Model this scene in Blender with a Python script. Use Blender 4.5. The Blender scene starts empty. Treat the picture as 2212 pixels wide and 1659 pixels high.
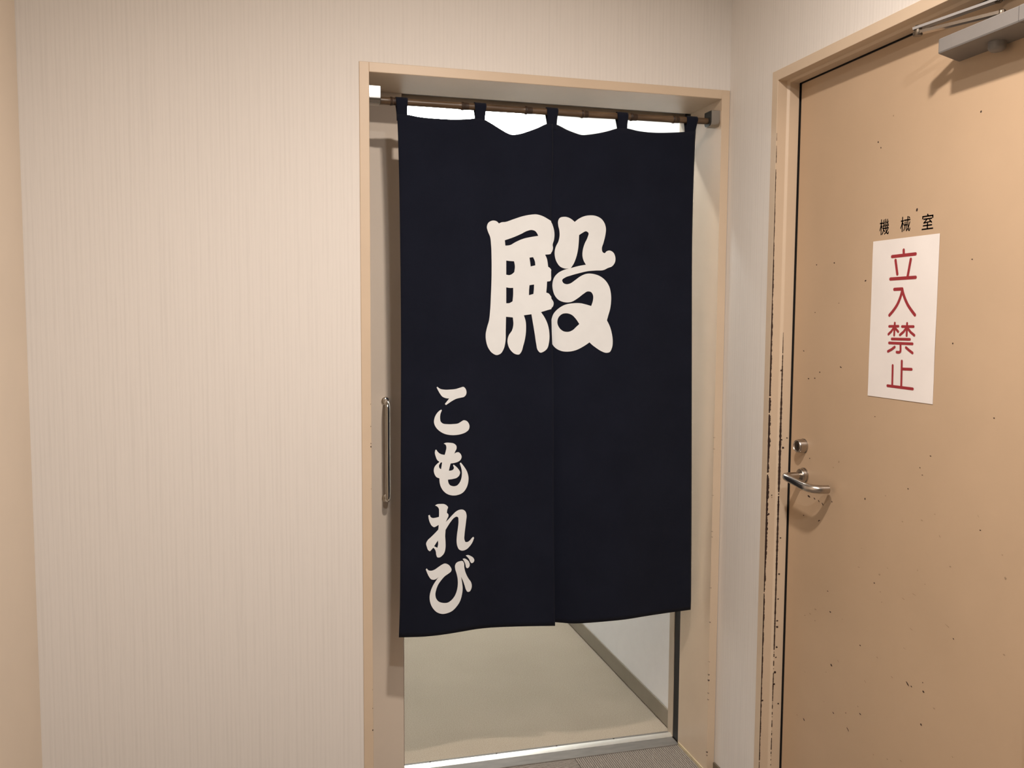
import bpy, bmesh, math, random
from mathutils import Vector, Matrix
from mathutils.geometry import delaunay_2d_cdt

random.seed(7)
scene = bpy.context.scene
COL = scene.collection

# ------------------------------------------------------------------ camera
W, H, F = 2212, 1659, 1893.0141
RIGHT = Vector((0.9660688678, -0.2582234309, 0.0056215950))
UP = Vector((0.0142872945, 0.0751582839, 0.9970692582))
FWD = Vector((0.2578891542, 0.9631572520, -0.0762973924))
CAM = Vector((-0.21320699, -2.33920945, 1.39010619))
cam_d = bpy.data.cameras.new('camera')
cam_d.sensor_fit = 'HORIZONTAL'
cam_d.sensor_width = 36.0
cam_d.lens = F / W * 36.0
cam_d.clip_start = 0.05
cam = bpy.data.objects.new('camera', cam_d)
m = Matrix((RIGHT, UP, -FWD)).transposed().to_4x4()
m.translation = CAM
cam.matrix_world = m
COL.objects.link(cam)
scene.camera = cam

# ------------------------------------------------------------------ world, lamps, exposure
world = bpy.data.worlds.new('world')
scene.world = world
world.use_nodes = True
world.node_tree.nodes['Background'].inputs[0].default_value = (1.0, 0.85, 0.7, 1)
world.node_tree.nodes['Background'].inputs[1].default_value = 0.02


def area_light(name, loc, size, power, color, rot=(0, 0, 0), shape='DISK', spread=180.0):
    d = bpy.data.lights.new(name, 'AREA')
    d.shape = shape
    d.size = size
    d.energy = power
    d.color = color
    d.spread = math.radians(spread)
    o = bpy.data.objects.new(name, d)
    o.location = loc
    o.rotation_euler = rot
    COL.objects.link(o)
    return o


CEIL = 2.6
LAMP_A = (0.26, -1.36, CEIL - 0.012)      # warm ceiling downlight
LAMP_B = (0.20, -2.00, 2.36)              # whiter lamp hanging a little lower
area_light('downlight_warm', LAMP_A, 0.10, 33.0, (1.0, 0.87, 0.76), spread=167.0)
area_light('lamp_white', LAMP_B, 0.09, 15.0, (1.0, 0.97, 0.95), spread=176.0)

scene.view_settings.view_transform = 'Standard'
scene.view_settings.look = 'None'
scene.view_settings.exposure = 0.0
scene.view_settings.gamma = 1.0
scene.view_settings.use_curve_mapping = False


# ------------------------------------------------------------------ helpers
def bp(px, py, axis, val):
    """point of the plane axis=val seen at a photograph pixel (used to take measures)"""
    d = RIGHT * ((px - W / 2) / F) - UP * ((py - H / 2) / F) + FWD
    t = (val - CAM[axis]) / d[axis]
    return CAM + d * t


def link(o, parent=None):
    COL.objects.link(o)
    if parent is not None:
        o.parent = parent
    return o


def tag(o, label=None, cat=None, group=None, kind=None):
    if label: o['label'] = label
    if cat: o['category'] = cat
    if group: o['group'] = group
    if kind: o['kind'] = kind
    return o


def empty(name, loc=(0, 0, 0)):
    o = bpy.data.objects.new(name, None)
    o.empty_display_size = 0.05
    o.location = loc
    return link(o)


class MB:
    def __init__(self):
        self.bm = bmesh.new()

    def box(self, x0, x1, y0, y1, z0, z1, bevel=0.0, seg=2):
        r = bmesh.ops.create_cube(self.bm, size=1.0)
        vs = r['verts']
        for v in vs:
            v.co = Vector(((x0 + x1) / 2 + v.co.x * (x1 - x0), (y0 + y1) / 2 + v.co.y * (y1 - y0), (z0 + z1) / 2 + v.co.z * (z1 - z0)))
        if bevel > 0:
            es = list({e for v in vs for e in v.link_edges})
            bmesh.ops.bevel(self.bm, geom=es, offset=bevel, segments=seg, profile=0.5, affect='EDGES')
        return self

    def quad(self, pts):
        self.bm.faces.new([self.bm.verts.new(p) for p in pts])
        return self

    def grid(self, rows):
        vv = [[self.bm.verts.new(p) for p in r] for r in rows]
        for a, b in zip(vv, vv[1:]):
            for i in range(len(a) - 1):
                self.bm.faces.new((a[i], a[i + 1], b[i + 1], b[i]))
        return vv

    def tube(self, pts, radii, n=16, caps=True, sx=1.0, up=None):
        """sweep of a circle (squashed by sx along `up`) along pts"""
        pts = [Vector(p) for p in pts]
        if not isinstance(radii, (list, tuple)):
            radii = [radii] * len(pts)
        rings = []
        ref = Vector(up) if up else None
        for i, p in enumerate(pts):
            a = pts[max(0, i - 1)]
            b = pts[min(len(pts) - 1, i + 1)]
            t = (b - a).normalized()
            if ref is None:
                ref = Vector((0, 0, 1)) if abs(t.z) < 0.9 else Vector((1, 0, 0))
            u = (ref - t * ref.dot(t)).normalized()
            v = t.cross(u)
            ref = u
            rings.append([self.bm.verts.new(p + (u * math.cos(k * 2 * math.pi / n) * sx + v * math.sin(k * 2 * math.pi / n)) * radii[i]) for k in range(n)])
        for a, b in zip(rings, rings[1:]):
            for k in range(n):
                self.bm.faces.new((a[k], a[(k + 1) % n], b[(k + 1) % n], b[k]))
        if caps:
            self.bm.faces.new(list(reversed(rings[0])))
            self.bm.faces.new(rings[-1])
        return self

    def lathe(self, origin, axis, prof, n=32):
        """prof: (distance along axis, radius)"""
        o, ax = Vector(origin), Vector(axis).normalized()
        ref = Vector((0, 0, 1)) if abs(ax.z) < 0.9 else Vector((1, 0, 0))
        u = (ref - ax * ref.dot(ax)).normalized()
        v = ax.cross(u)
        rings = []
        for d, r in prof:
            rings.append([self.bm.verts.new(o + ax * d + (u * math.cos(k * 2 * math.pi / n) + v * math.sin(k * 2 * math.pi / n)) * max(r, 1e-5)) for k in range(n)])
        for a, b in zip(rings, rings[1:]):
            for k in range(n):
                self.bm.faces.new((a[k], a[(k + 1) % n], b[(k + 1) % n], b[k]))
        self.bm.faces.new(list(reversed(rings[0])))
        self.bm.faces.new(rings[-1])
        return self

    def prism(self, poly, axis, a, b):
        """poly: 2D points in the two other axes (in x,y,z order), extruded a..b along axis"""
        def P(p, t):
            c = [p[0], p[1]]
            c.insert(axis, t)
            return Vector(c)
        A = [self.bm.verts.new(P(p, a)) for p in poly]
        B = [self.bm.verts.new(P(p, b)) for p in poly]
        n = len(poly)
        for i in range(n):
            self.bm.faces.new((A[i], A[(i + 1) % n], B[(i + 1) % n], B[i]))
        self.bm.faces.new(A)
        self.bm.faces.new(B)
        return self

    def build(self, name, mat, parent=None, smooth=False, kind=None, label=None, fix=True):
        if fix:
            bmesh.ops.recalc_face_normals(self.bm, faces=self.bm.faces)
        me = bpy.data.meshes.new(name)
        self.bm.to_mesh(me)
        self.bm.free()
        if smooth:
            for p in me.polygons:
                p.use_smooth = True
            try:
                me.set_sharp_from_angle(angle=math.radians(38))
            except Exception:
                pass
        me.materials.append(mat)
        o = bpy.data.objects.new(name, me)
        link(o, parent)
        if kind: o['kind'] = kind
        if label: o['label'] = label
        return o


# ------------------------------------------------------------------ materials
class NM:
    def __init__(self, name, color, rough=0.6, metal=0.0, spec=0.5):
        self.m = bpy.data.materials.new(name)
        self.m.use_nodes = True
        self.t = self.m.node_tree
        self.b = self.t.nodes['Principled BSDF']
        self.b.inputs['Base Color'].default_value = (*color, 1)
        self.b.inputs['Roughness'].default_value = rough
        self.b.inputs['Metallic'].default_value = metal
        self.b.inputs['Specular IOR Level'].default_value = spec

    def n(self, typ, **kw):
        nd = self.t.nodes.new(typ)
        for k, v in kw.items():
            if k in nd.inputs.keys():
                nd.inputs[k].default_value = v
            else:
                setattr(nd, k, v)
        return nd

    def l(self, a, b):
        self.t.links.new(a, b)

    def coords(self, scale=(1, 1, 1)):
        tc = self.n('ShaderNodeTexCoord')
        mp = self.n('ShaderNodeMapping')
        mp.inputs['Scale'].default_value = scale
        self.l(tc.outputs['Object'], mp.inputs['Vector'])
        return mp.outputs['Vector']

    def noise(self, scale, detail=3.0, rough=0.55, mapping=(1, 1, 1)):
        nz = self.n('ShaderNodeTexNoise')
        nz.inputs['Scale'].default_value = scale
        nz.inputs['Detail'].default_value = detail
        nz.inputs['Roughness'].default_value = rough
        self.l(self.coords(mapping), nz.inputs['Vector'])
        return nz.outputs['Fac']

    def ramp(self, fac, stops):
        r = self.n('ShaderNodeValToRGB')
        e = r.color_ramp.elements
        while len(e) < len(stops):
            e.new(0.5)
        for el, (p, c) in zip(e, stops):
            el.position = p
            el.color = (*c, 1)
        self.l(fac, r.inputs['Fac'])
        return r.outputs['Color']

    def color(self, sock):
        self.l(sock, self.b.inputs['Base Color'])
        return self

    def bump(self, sock, strength=0.2, dist=0.001):
        bn = self.n('ShaderNodeBump')
        bn.inputs['Strength'].default_value = strength
        bn.inputs['Distance'].default_value = dist
        self.l(sock, bn.inputs['Height'])
        self.l(bn.outputs['Normal'], self.b.inputs['Normal'])
        return self


def sc(c, k):
    return tuple(max(0, min(1, v * k)) for v in c)


def mottled(name, color, rough=0.6, var=0.05, scale=12, bump=0.0, bscale=300, metal=0.0, spec=0.5, mapping=(1, 1, 1)):
    k = NM(name, color, rough, metal, spec)
    f = k.noise(scale, 4, 0.6, mapping)
    k.color(k.ramp(f, [(0.3, sc(color, 1 - var)), (0.7, sc(color, 1 + var))]))
    if bump > 0:
        k.bump(k.noise(bscale, 2), bump, 0.0006)
    return k.m


def wallpaper(name, color, mapping_axis):
    """vinyl wallpaper with fine uneven vertical ribs; mapping_axis is the horizontal axis of the wall"""
    k = NM(name, color, 0.7, 0, 0.25)
    wv = k.n('ShaderNodeTexWave')
    wv.bands_direction = 'XY'[mapping_axis]
    wv.inputs['Scale'].default_value = 30.0
    wv.inputs['Distortion'].default_value = 2.6
    wv.inputs['Detail'].default_value = 2.0
    wv.inputs['Detail Scale'].default_value = 1.6
    k.l(k.coords((1, 1, 0.05)), wv.inputs['Vector'])
    f1 = k.n('ShaderNodeMath', operation='MULTIPLY_ADD')
    k.l(wv.outputs['Fac'], f1.inputs[0])
    f1.inputs[1].default_value = 0.26
    k.l(k.noise(120, 2.5, 0.6, (1, 1, 0.02)), f1.inputs[2])
    f1 = f1.outputs[0]
    f2 = k.noise(300, 2.0, 0.5, (1, 1, 0.04))
    mx = k.n('ShaderNodeMath', operation='ADD')
    ml = k.n('ShaderNodeMath', operation='MULTIPLY')
    ml.inputs[1].default_value = 0.5
    k.l(f2, ml.inputs[0])
    k.l(f1, mx.inputs[0])
    k.l(ml.outputs[0], mx.inputs[1])
    k.color(k.ramp(mx.outputs[0], [(0.60, sc(color, 0.955)), (0.85, sc(color, 1.0)), (1.0, sc(color, 1.015))]))
    k.bump(mx.outputs[0], 0.28, 0.001)
    return k.m


M = {}
M['paper_wall'] = wallpaper('ribbed_wallpaper', (0.745, 0.720, 0.695), 0)
M['paper_side'] = wallpaper('ribbed_wallpaper_side', (0.745, 0.720, 0.695), 1)
M['tan_paint'] = mottled('tan_wall_paint', (0.72, 0.62, 0.51), 0.55, 0.03, 3)
M['inner_wall'] = mottled('pale_wall_paper', (0.88, 0.87, 0.87), 0.8, 0.015, 20, 0.1, 350)
M['ceiling'] = mottled('ceiling_board', (0.72, 0.69, 0.64), 0.9, 0.03, 25, 0.2, 200)
M['frame'] = mottled('beige_frame_paint', (0.63, 0.51, 0.385), 0.42, 0.03, 6, 0.05, 220)
M['door_paint'] = mottled('beige_door_paint', (0.515, 0.377, 0.255), 0.42, 0.035, 4, 0.08, 180)
M['slide_paint'] = mottled('greyish_white_door_face', (0.68, 0.60, 0.515), 0.45, 0.02, 5)
M['slide_edge'] = mottled('brown_door_edge', (0.16, 0.075, 0.045), 0.6, 0.2, 30)
M['inner_frame'] = mottled('inner_frame_paint', (0.50, 0.42, 0.33), 0.5, 0.03, 8)
M['rubber'] = mottled('black_rubber_gap_shade', (0.012, 0.011, 0.011), 0.75, 0.2, 60)  # rubber of the slot lining; also paints the shade in the door gap
M['track'] = mottled('dark_track_metal', (0.10, 0.075, 0.05), 0.6, 0.1, 20)
M['chip'] = mottled('exposed_brown_primer', (0.030, 0.014, 0.010), 0.8, 0.3, 120)
M['scuff'] = mottled('grey_brown_scuff', (0.355, 0.258, 0.170), 0.7, 0.2, 90)
M['sill_grey'] = mottled('worn_grey_sill_metal', (0.17, 0.155, 0.14), 0.5, 0.16, 14, 0.1, 60, 0.2, 0.5, (1, 4, 1))
M['sill_bright'] = mottled('polished_aluminium_strip', (0.92, 0.90, 0.85), 0.33, 0.03, 30, 0, 300, 0.9)
M['base_brown'] = mottled('grey_brown_vinyl_baseboard', (0.155, 0.130, 0.095), 0.5, 0.05, 10)
M['base_inner'] = mottled('grey_vinyl_baseboard', (0.27, 0.235, 0.185), 0.5, 0.05, 10)
M['caulk'] = mottled('yellowed_caulk', (0.55, 0.46, 0.30), 0.6, 0.08, 30)
M['cloth'] = None
M['letter'] = mottled('white_dyed_cloth', (0.78, 0.82, 0.85), 0.85, 0.02, 20, 0.15, 900)
M['rod_metal'] = mottled('bracket_chrome', (0.38, 0.365, 0.345), 0.20, 0.03, 30, 0, 300, 1.0)
M['chrome'] = mottled('chrome', (0.72, 0.70, 0.67), 0.09, 0.02, 30, 0, 300, 1.0)
M['steel'] = mottled('brushed_steel', (0.47, 0.43, 0.39), 0.25, 0.06, 40, 0, 300, 1.0)
M['dark_steel'] = mottled('dark_steel', (0.14, 0.115, 0.09), 0.35, 0.1, 40, 0, 300, 0.9)
M['closer'] = mottled('grey_closer_enamel', (0.215, 0.205, 0.20), 0.42, 0.03, 20, 0.05, 300)
M['paper'] = mottled('white_sign_paper', (0.80, 0.77, 0.76), 0.6, 0.025, 9)
M['red'] = mottled('dark_red_print', (0.31, 0.024, 0.032), 0.6, 0.08, 60)
M['black_print'] = mottled('black_print', (0.035, 0.028, 0.030), 0.6, 0.1, 60)
M['hollow_shade'] = mottled('hollow_shade', (0.012, 0.012, 0.012), 0.5, 0.1, 40)  # near-black colour standing in for shade inside small hollows

k = NM('navy_cotton', (0.012, 0.0125, 0.021), 0.92, 0, 0.12)
k.b.inputs['Sheen Weight'].default_value = 0.06
k.b.inputs['Sheen Roughness'].default_value = 0.5
k.color(k.ramp(k.noise(7, 3), [(0.3, (0.0056, 0.0076, 0.0165)), (0.7, (0.0074, 0.0098, 0.0205))]))
k.bump(k.noise(700, 2), 0.25, 0.0006)
M['cloth'] = k.m

k = NM('bamboo', (0.16, 0.08, 0.035), 0.38)
f = k.noise(9, 4, 0.6, (1, 6, 6))
k.color(k.ramp(f, [(0.25, (0.040, 0.023, 0.013)), (0.55, (0.098, 0.060, 0.033)), (0.8, (0.17, 0.112, 0.065))]))
M['bamboo'] = k.m
M['bamboo_node'] = mottled('dark_bamboo_node', (0.030, 0.015, 0.008), 0.5, 0.3, 40)

k = NM('beige_room_carpet', (0.45, 0.39, 0.275), 0.95, 0, 0.1)
f = k.noise(330, 3, 0.7)
g = k.noise(3.5, 2)
mixn = k.n('ShaderNodeMath', operation='MULTIPLY_ADD')
k.l(g, mixn.inputs[0]); mixn.inputs[1].default_value = 0.12
k.l(f, mixn.inputs[2])
k.color(k.ramp(mixn.outputs[0], [(0.36, (0.285, 0.235, 0.180)), (0.56, (0.395, 0.335, 0.265)), (0.76, (0.47, 0.405, 0.325))]))
k.bump(f, 0.3, 0.0015)
M['room_carpet'] = k.m


def ribbed_carpet(name, along):
    k = NM(name, (0.17, 0.145, 0.12), 0.95, 0, 0.1)
    tc = k.n('ShaderNodeTexCoord')
    wv = k.n('ShaderNodeTexWave')
    wv.bands_direction = 'X' if along == 'Y' else 'Y'
    wv.inputs['Scale'].default_value = 46.0
    wv.inputs['Distortion'].default_value = 1.6
    wv.inputs['Detail'].default_value = 2.0
    wv.inputs['Detail Scale'].default_value = 2.5
    k.l(tc.outputs['Object'], wv.inputs['Vector'])
    nz = k.noise(230, 2)
    ad = k.n('ShaderNodeMath', operation='MULTIPLY_ADD')
    k.l(nz, ad.inputs[0]); ad.inputs[1].default_value = 0.6
    k.l(wv.outputs['Fac'], ad.inputs[2])
    k.color(k.ramp(ad.outputs[0], [(0.25, (0.085, 0.072, 0.062)), (0.75, (0.225, 0.195, 0.172)), (1.1, (0.33, 0.29, 0.255))]))
    k.bump(ad.outputs[0], 0.6, 0.003)
    return k.m


M['tile_y'] = ribbed_carpet('ribbed_carpet_lengthwise', 'Y')
M['tile_x'] = ribbed_carpet('ribbed_carpet_crosswise', 'X')

k = NM('glowing_diffuser', (0.9, 0.9, 0.9), 0.5)
k.b.inputs['Emission Color'].default_value = (0.97, 1.0, 0.96, 1)
k.b.inputs['Emission Strength'].default_value = 14.0
M['glow'] = k.m
k = NM('fluorescent_tube_glow', (0.9, 0.9, 0.9), 0.5)
k.b.inputs['Emission Color'].default_value = (0.97, 1.0, 0.96, 1)
k.b.inputs['Emission Strength'].default_value = 85.0
M['tube'] = k.m
k = NM('lamp_glow', (0.9, 0.85, 0.75), 0.5)
k.b.inputs['Emission Color'].default_value = (1.0, 0.82, 0.62, 1)
k.b.inputs['Emission Strength'].default_value = 6.0
M['lamp_glow'] = k.m

# ------------------------------------------------------------------ the corridor
XL, XR = -0.7955, 1.0606            # side walls
FO, JI, FI, FE = 0.0, 1.0338, 0.0255, 1.0593   # main frame: outer left, right jamb, left jamb, outer right
ZO, ZI = 2.0449, 2.0197
JD = 0.196                          # depth of the frame lining
YB = -4.4                           # back end of the corridor
DY0, DY1, DZ = -0.229, -1.150, 2.0365          # machine room door opening (outer edge of its frame)

b = MB()
b.box(XL - 0.1, FO, 0.0, 0.19, 0, CEIL)
b.box(FO, FE, 0.0, 0.19, ZO, CEIL)
b.box(FE, XR + 0.12, 0.0, 0.19, 0, CEIL)
tag(b.build('wall_front', M['paper_wall'], kind='structure'), 'pale ribbed wallpaper wall around the curtained doorway')

b = MB()
b.box(XR, XR + 0.12, DY0, 0.0, 0, CEIL)
b.box(XR, XR + 0.12, DY1, DY0, DZ, CEIL)
b.box(XR, XR + 0.12, YB, DY1, 0, CEIL)
tag(b.build('wall_right', M['paper_side'], kind='structure'), 'pale wallpaper side wall around the beige steel door')
b = MB().box(XL - 0.1, XL, YB, 0.0, 0, CEIL)
tag(b.build('wall_left', M['tan_paint'], kind='structure'), 'tan painted side wall at the left edge')
b = MB().box(XL - 0.1, XR + 0.12, YB - 0.1, YB, 0, CEIL)  # unseen wall, coloured dark to cut the bounced fill light
tag(b.build('wall_back', M['base_inner'], kind='structure'), 'brown corridor wall behind the viewer')
b = MB().box(XL - 0.1, XR + 0.12, YB - 0.1, 0.19, CEIL, CEIL + 0.05)
tag(b.build('ceiling', M['ceiling'], kind='structure'), 'plain corridor ceiling')

# floor: sub-floor with square carpet tiles laid in quarter turns
fl = tag(MB().box(XL - 0.1, XR + 0.12, YB - 0.1, 0.28, -0.06, -0.006).build('floor', M['base_brown'], kind='structure'), 'corridor floor laid with grey brown ribbed carpet tiles')
SEAM, T = 0.6766, 0.50
tile_me = {}
i0 = 0
xs = [SEAM - 3 * T, SEAM - 2 * T, SEAM - T, SEAM, SEAM + T]
ys = [0.1885 - j * T for j in range(10)]
for i in range(len(xs) - 1):
    for j in range(len(ys) - 1):
        x0, x1 = max(xs[i], XL), min(xs[i + 1], XR)
        if i == len(xs) - 2:
            x1 = JI - 0.0005 if j == 0 else XR
        y1, y0 = ys[j], max(ys[j + 1], YB)
        if j == 0:
            x0, x1 = max(x0, FI), min(x1, JI)
        if x1 - x0 < 0.02 or y1 - y0 < 0.02:
            continue
        b = MB().box(x0 + 0.0006, x1 - 0.0006, y0 + 0.0006, y1 - 0.0006, -0.006, 0.0, 0.0012, 1)
        b.build('carpet_tile', M['tile_y'] if (i + j) % 2 else M['tile_x'], fl)

# ------------------------------------------------------------------ the room behind
RX0, RX1, RY0, RY1, RZ = -1.7, 1.052, 0.28, 3.7, 2.45
tag(MB().box(RX0 - 0.1, RX1 + 0.1, RY0, RY1 + 0.1, -0.06, 0.0).build('floor', M['room_carpet'], kind='structure'), 'beige carpet floor of the lit room beyond the curtain')
tag(MB().box(RX1, RX1 + 0.1, RY0, RY1 + 0.1, 0, RZ).build('wall_right', M['inner_wall'], kind='structure'), 'white side wall of the lit room beyond the curtain')
tag(MB().box(RX0 - 0.1, RX0, RY0, RY1 + 0.1, 0, RZ).build('wall_left', M['inner_wall'], kind='structure'), 'far side wall of the lit room')
tag(MB().box(RX0, RX1, RY1, RY1 + 0.1, 0, RZ).build('wall_back', M['inner_wall'], kind='structure'), 'end wall of the lit room')
tag(MB().box(RX0 - 0.1, RX1 + 0.1, 0.2425, RY1 + 0.1, RZ, RZ + 0.15).build('ceiling', M['ceiling'], kind='structure'), 'ceiling of the lit room')
b = MB().box(RX0 - 0.1, 0.02, 0.2425, 0.28, 0, RZ).box(0.02, RX1, 0.2425, 0.28, 2.03, RZ).box(RX1 + 0.012, RX1 + 0.1, 0.19, 0.28, 0, CEIL).box(RX0 - 0.1, XL - 0.1, 0.0, 0.2425, 0, CEIL)
tag(b.build('wall_front', M['inner_wall'], kind='structure'), 'room side of the doorway wall')
b = MB().box(RX1 - 0.006, RX1, RY0 + 0.001, RY1, 0.004, 0.066, 0.0015, 1)
tag(b.build('baseboard_right', M['base_inner'], kind='structure'), 'grey brown baseboard along the white wall beyond the curtain')

lamp = empty('ceiling_light', (0.72, 2.40, RZ))
tag(lamp, 'glowing white ceiling light panel seen above the dark curtain', 'light')
lx, ly = 0.30, 0.55
MB().box(-lx + 0.004, lx - 0.004, -ly + 0.004, ly - 0.004, -0.012, 0.0).build('frame', M['inner_wall'], lamp)
MB().box(-lx, lx, -ly, ly, -0.05, -0.012, 0.006, 2).build('diffuser', M['glow'], lamp)
lamp2 = empty('ceiling_light', (0.55, 0.60, RZ))
tag(lamp2, 'fluorescent batten just inside the doorway above the door head', 'light')
MB().box(-0.44, 0.44, -0.045, 0.045, -0.03, 0.0, 0.003, 1).build('housing', M['inner_wall'], lamp2)
MB().tube([(-0.42, 0, -0.047), (0.42, 0, -0.047)], 0.0160, 16).build('tube', M['tube'], lamp2, True)

# corridor lamps (above and behind the frame)
d = empty('downlight', (LAMP_A[0], LAMP_A[1], CEIL))
tag(d, 'small round warm downlight in the corridor ceiling', 'light')
MB().lathe((0, 0, 0), (0, 0, -1), [(0.0, 0.085), (0.006, 0.083), (0.008, 0.074), (0.002, 0.070)], 40).build('trim_ring', M['ceiling'], d, True)

p2 = empty('pendant_lamp', (LAMP_B[0], LAMP_B[1], CEIL))
tag(p2, 'short white pendant lamp hanging from the corridor ceiling', 'light')
MB().lathe((0, 0, 0), (0, 0, -1), [(0, 0.05), (0.018, 0.05), (0.020, 0.012), (0.15, 0.012), (0.155, 0.060), (0.232, 0.066), (0.232, 0.060), (0.165, 0.052)], 32).build('shade', M['ceiling'], p2, True)

# ------------------------------------------------------------------ main doorway frame
t1 = empty('trim_1', (0, 0, 0))
tag(t1, 'beige painted steel frame lining the curtained doorway', kind='structure')
PR = -0.003                         # how far the frame stands out from the wall
b = MB().box(FO, FI, PR, JD, 0, ZO, 0.0012, 1)
b.build('jamb', M['frame'], t1)
b = MB().box(JI, FE, PR, JD, 0, ZO, 0.0012, 1)
b.build('jamb', M['frame'], t1)
b = MB().box(FI - 0.0005, JI + 0.0005, PR, JD, ZI, ZO, 0.0012, 1)
b.build('head_jamb', M['frame'], t1)
# rubber-lined slot the sliding door closes into, and its overhead track
b = MB().box(1.0385, 1.0635, JD + 0.0003, 0.2424, 0.002, ZO)
b.build('rubber_slot', M['rubber'], t1)
b = MB().box(0.0, 1.06, JD, 0.2425, 2.055, 2.075).box(0.14, 1.05, 0.214, 0.228, 2.030, 2.0549)
b.build('door_track', M['track'], t1)
# bead of caulk at the foot of the right jamb
b = MB().prism([(PR, 0.0), (0.1875, 0.0), (0.1875, 0.010), (PR, 0.010)], 0, JI - 0.003, JI)
b.build('caulk_bead', M['caulk'], t1)

t2 = empty('trim_2', (0, 0, 0))
tag(t2, 'inner room frame behind the sliding door slot', kind='structure')
MB().box(1.0365, 1.064, 0.2427, 0.2795, 0, 2.03, 0.001, 1).build('jamb', M['inner_frame'], t2)
MB().box(0.005, 1.0365, 0.2427, 0.2795, 2.011, 2.03, 0.001, 1).build('head_jamb', M['inner_frame'], t2)

# sill: grey metal channel, bright aluminium nosing, grey back strip
t3 = empty('trim_3', (0, 0, 0))
tag(t3, 'metal door sill with bright aluminium strip below the curtain', kind='structure')
MB().box(FI, JI + 0.002, 0.1887, 0.2425, -0.006, 0.0015, 0.0012, 1).build('sill_channel', M['sill_grey'], t3)
pr = [(0.2427, -0.004), (0.2427, 0.0012), (0.2445, 0.0022)]
pr += [(0.2445 + 0.016 * q / 6, 0.0022 + 0.0062 * math.sin(q / 6 * math.pi * 0.5)) for q in range(1, 7)]
pr += [(0.2622, 0.0070), (0.2624, -0.004)]
MB().prism(pr, 0, FI + 0.002, 1.0364).build('nosing', M['sill_bright'], t3, True)
MB().box(FI, 1.0364, 0.2626, 0.2799, -0.004, 0.004, 0.001, 1).build('back_strip', M['sill_grey'], t3)
for px, py in ((932, 1653), (1076, 1634.5), (1206, 1617), (1329, 1600)):
    p = bp(px, py, 2, 0.004)
    MB().lathe((p.x, 0.2715, 0.0035), (0, 0, 1), [(0, 0.0032), (0.0012, 0.0032), (0.0016, 0.0018)], 12).build('screw', M['chip'], t3)

# ------------------------------------------------------------------ sliding door
sd = empty('door_1', (0, 0, 0))
tag(sd, 'pale grey sliding door half open behind the left edge of the curtain', kind='structure')
SX1, SY = 0.1375, 0.200
MB().box(-0.78, SX1, SY, SY + 0.036, 0.012, 2.05, 0.0025, 2).build('leaf', M['slide_paint'], sd)
MB().box(SX1 - 0.002, SX1 + 0.0012, SY + 0.003, SY + 0.033, 0.012, 2.05).build('edge_strip', M['slide_edge'], sd)
hx, hz0, hz1, hy = 0.0875, 0.8605, 1.1450, SY - 0.047
pts = [(hx, SY, hz1)]
for q in range(0, 7):
    a = q / 6 * math.pi / 2
    pts.append((hx, hy + 0.018 - 0.018 * math.sin(a), hz1 - 0.018 + 0.018 * math.cos(a)))
for q in range(0, 7):
    a = q / 6 * math.pi / 2
    pts.append((hx, hy + 0.018 - 0.018 * math.cos(a), hz0 + 0.018 - 0.018 * math.sin(a)))
pts.append((hx, SY, hz0))
hd = MB().tube(pts, 0.0068, 20).build('pull_handle', M['chrome'], sd, True, label='chrome bar pull handle')
for z in (hz0, hz1):
    MB().lathe((hx, SY, z), (0, -1, 0), [(0, 0.0125), (0.003, 0.0125), (0.0055, 0.0105), (0.007, 0.0075)], 28).build('flange', M['chrome'], hd, True)

# ------------------------------------------------------------------ machine room door frame
prof = [(XR - 0.002, 0.0), (XR - 0.002, 0.0264), (1.0862, 0.0264), (1.0935, 0.0304), (1.1215, 0.0304), (1.1215, 0.019), (1.172, 0.019), (1.172, 0.0)]
b = MB()
stations = []
for x, o in prof:
    stations.append([Vector((x, DY0 - o, 0.0)), Vector((x, DY0 - o, DZ - o)), Vector((x, DY1 + o, DZ - o)), Vector((x, DY1 + o, 0.0))])
vv = [[b.bm.verts.new(p) for p in s] for s in stations]
n = len(vv)
for i in range(n):
    for j in range(3):
        b.bm.faces.new((vv[i][j], vv[(i + 1) % n][j], vv[(i + 1) % n][j + 1], vv[i][j + 1]))
b.bm.faces.new([v[0] for v in vv])
b.bm.faces.new([v[3] for v in vv])
bmesh.ops.recalc_face_normals(b.bm, faces=b.bm.faces)
es = [e for e in b.bm.edges if len(e.link_faces) == 2 and e.calc_face_angle(0) > 0.3]
bmesh.ops.bevel(b.bm, geom=es, offset=0.0011, segments=2, profile=0.5, affect='EDGES')
t4 = tag(b.build('trim_4', M['frame'], kind='structure'), 'chipped beige steel frame around the machine room door')


def rnd(seed):
    r = random.Random(seed)
    vals = [r.random() for _ in range(4000)]

    def f(t):
        i = int(math.floor(t))
        u = t - i
        u = u * u * (3 - 2 * u)
        return vals[i % 4000] * (1 - u) + vals[(i + 1) % 4000] * u
    return f


def lerp_tab(tab, z):
    for (a, va), (c, vc) in zip(tab, tab[1:]):
        if a <= z <= c:
            return va + (vc - va) * (z - a) / (c - a)
    return tab[0][1] if z < tab[0][0] else tab[-1][1]


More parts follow.
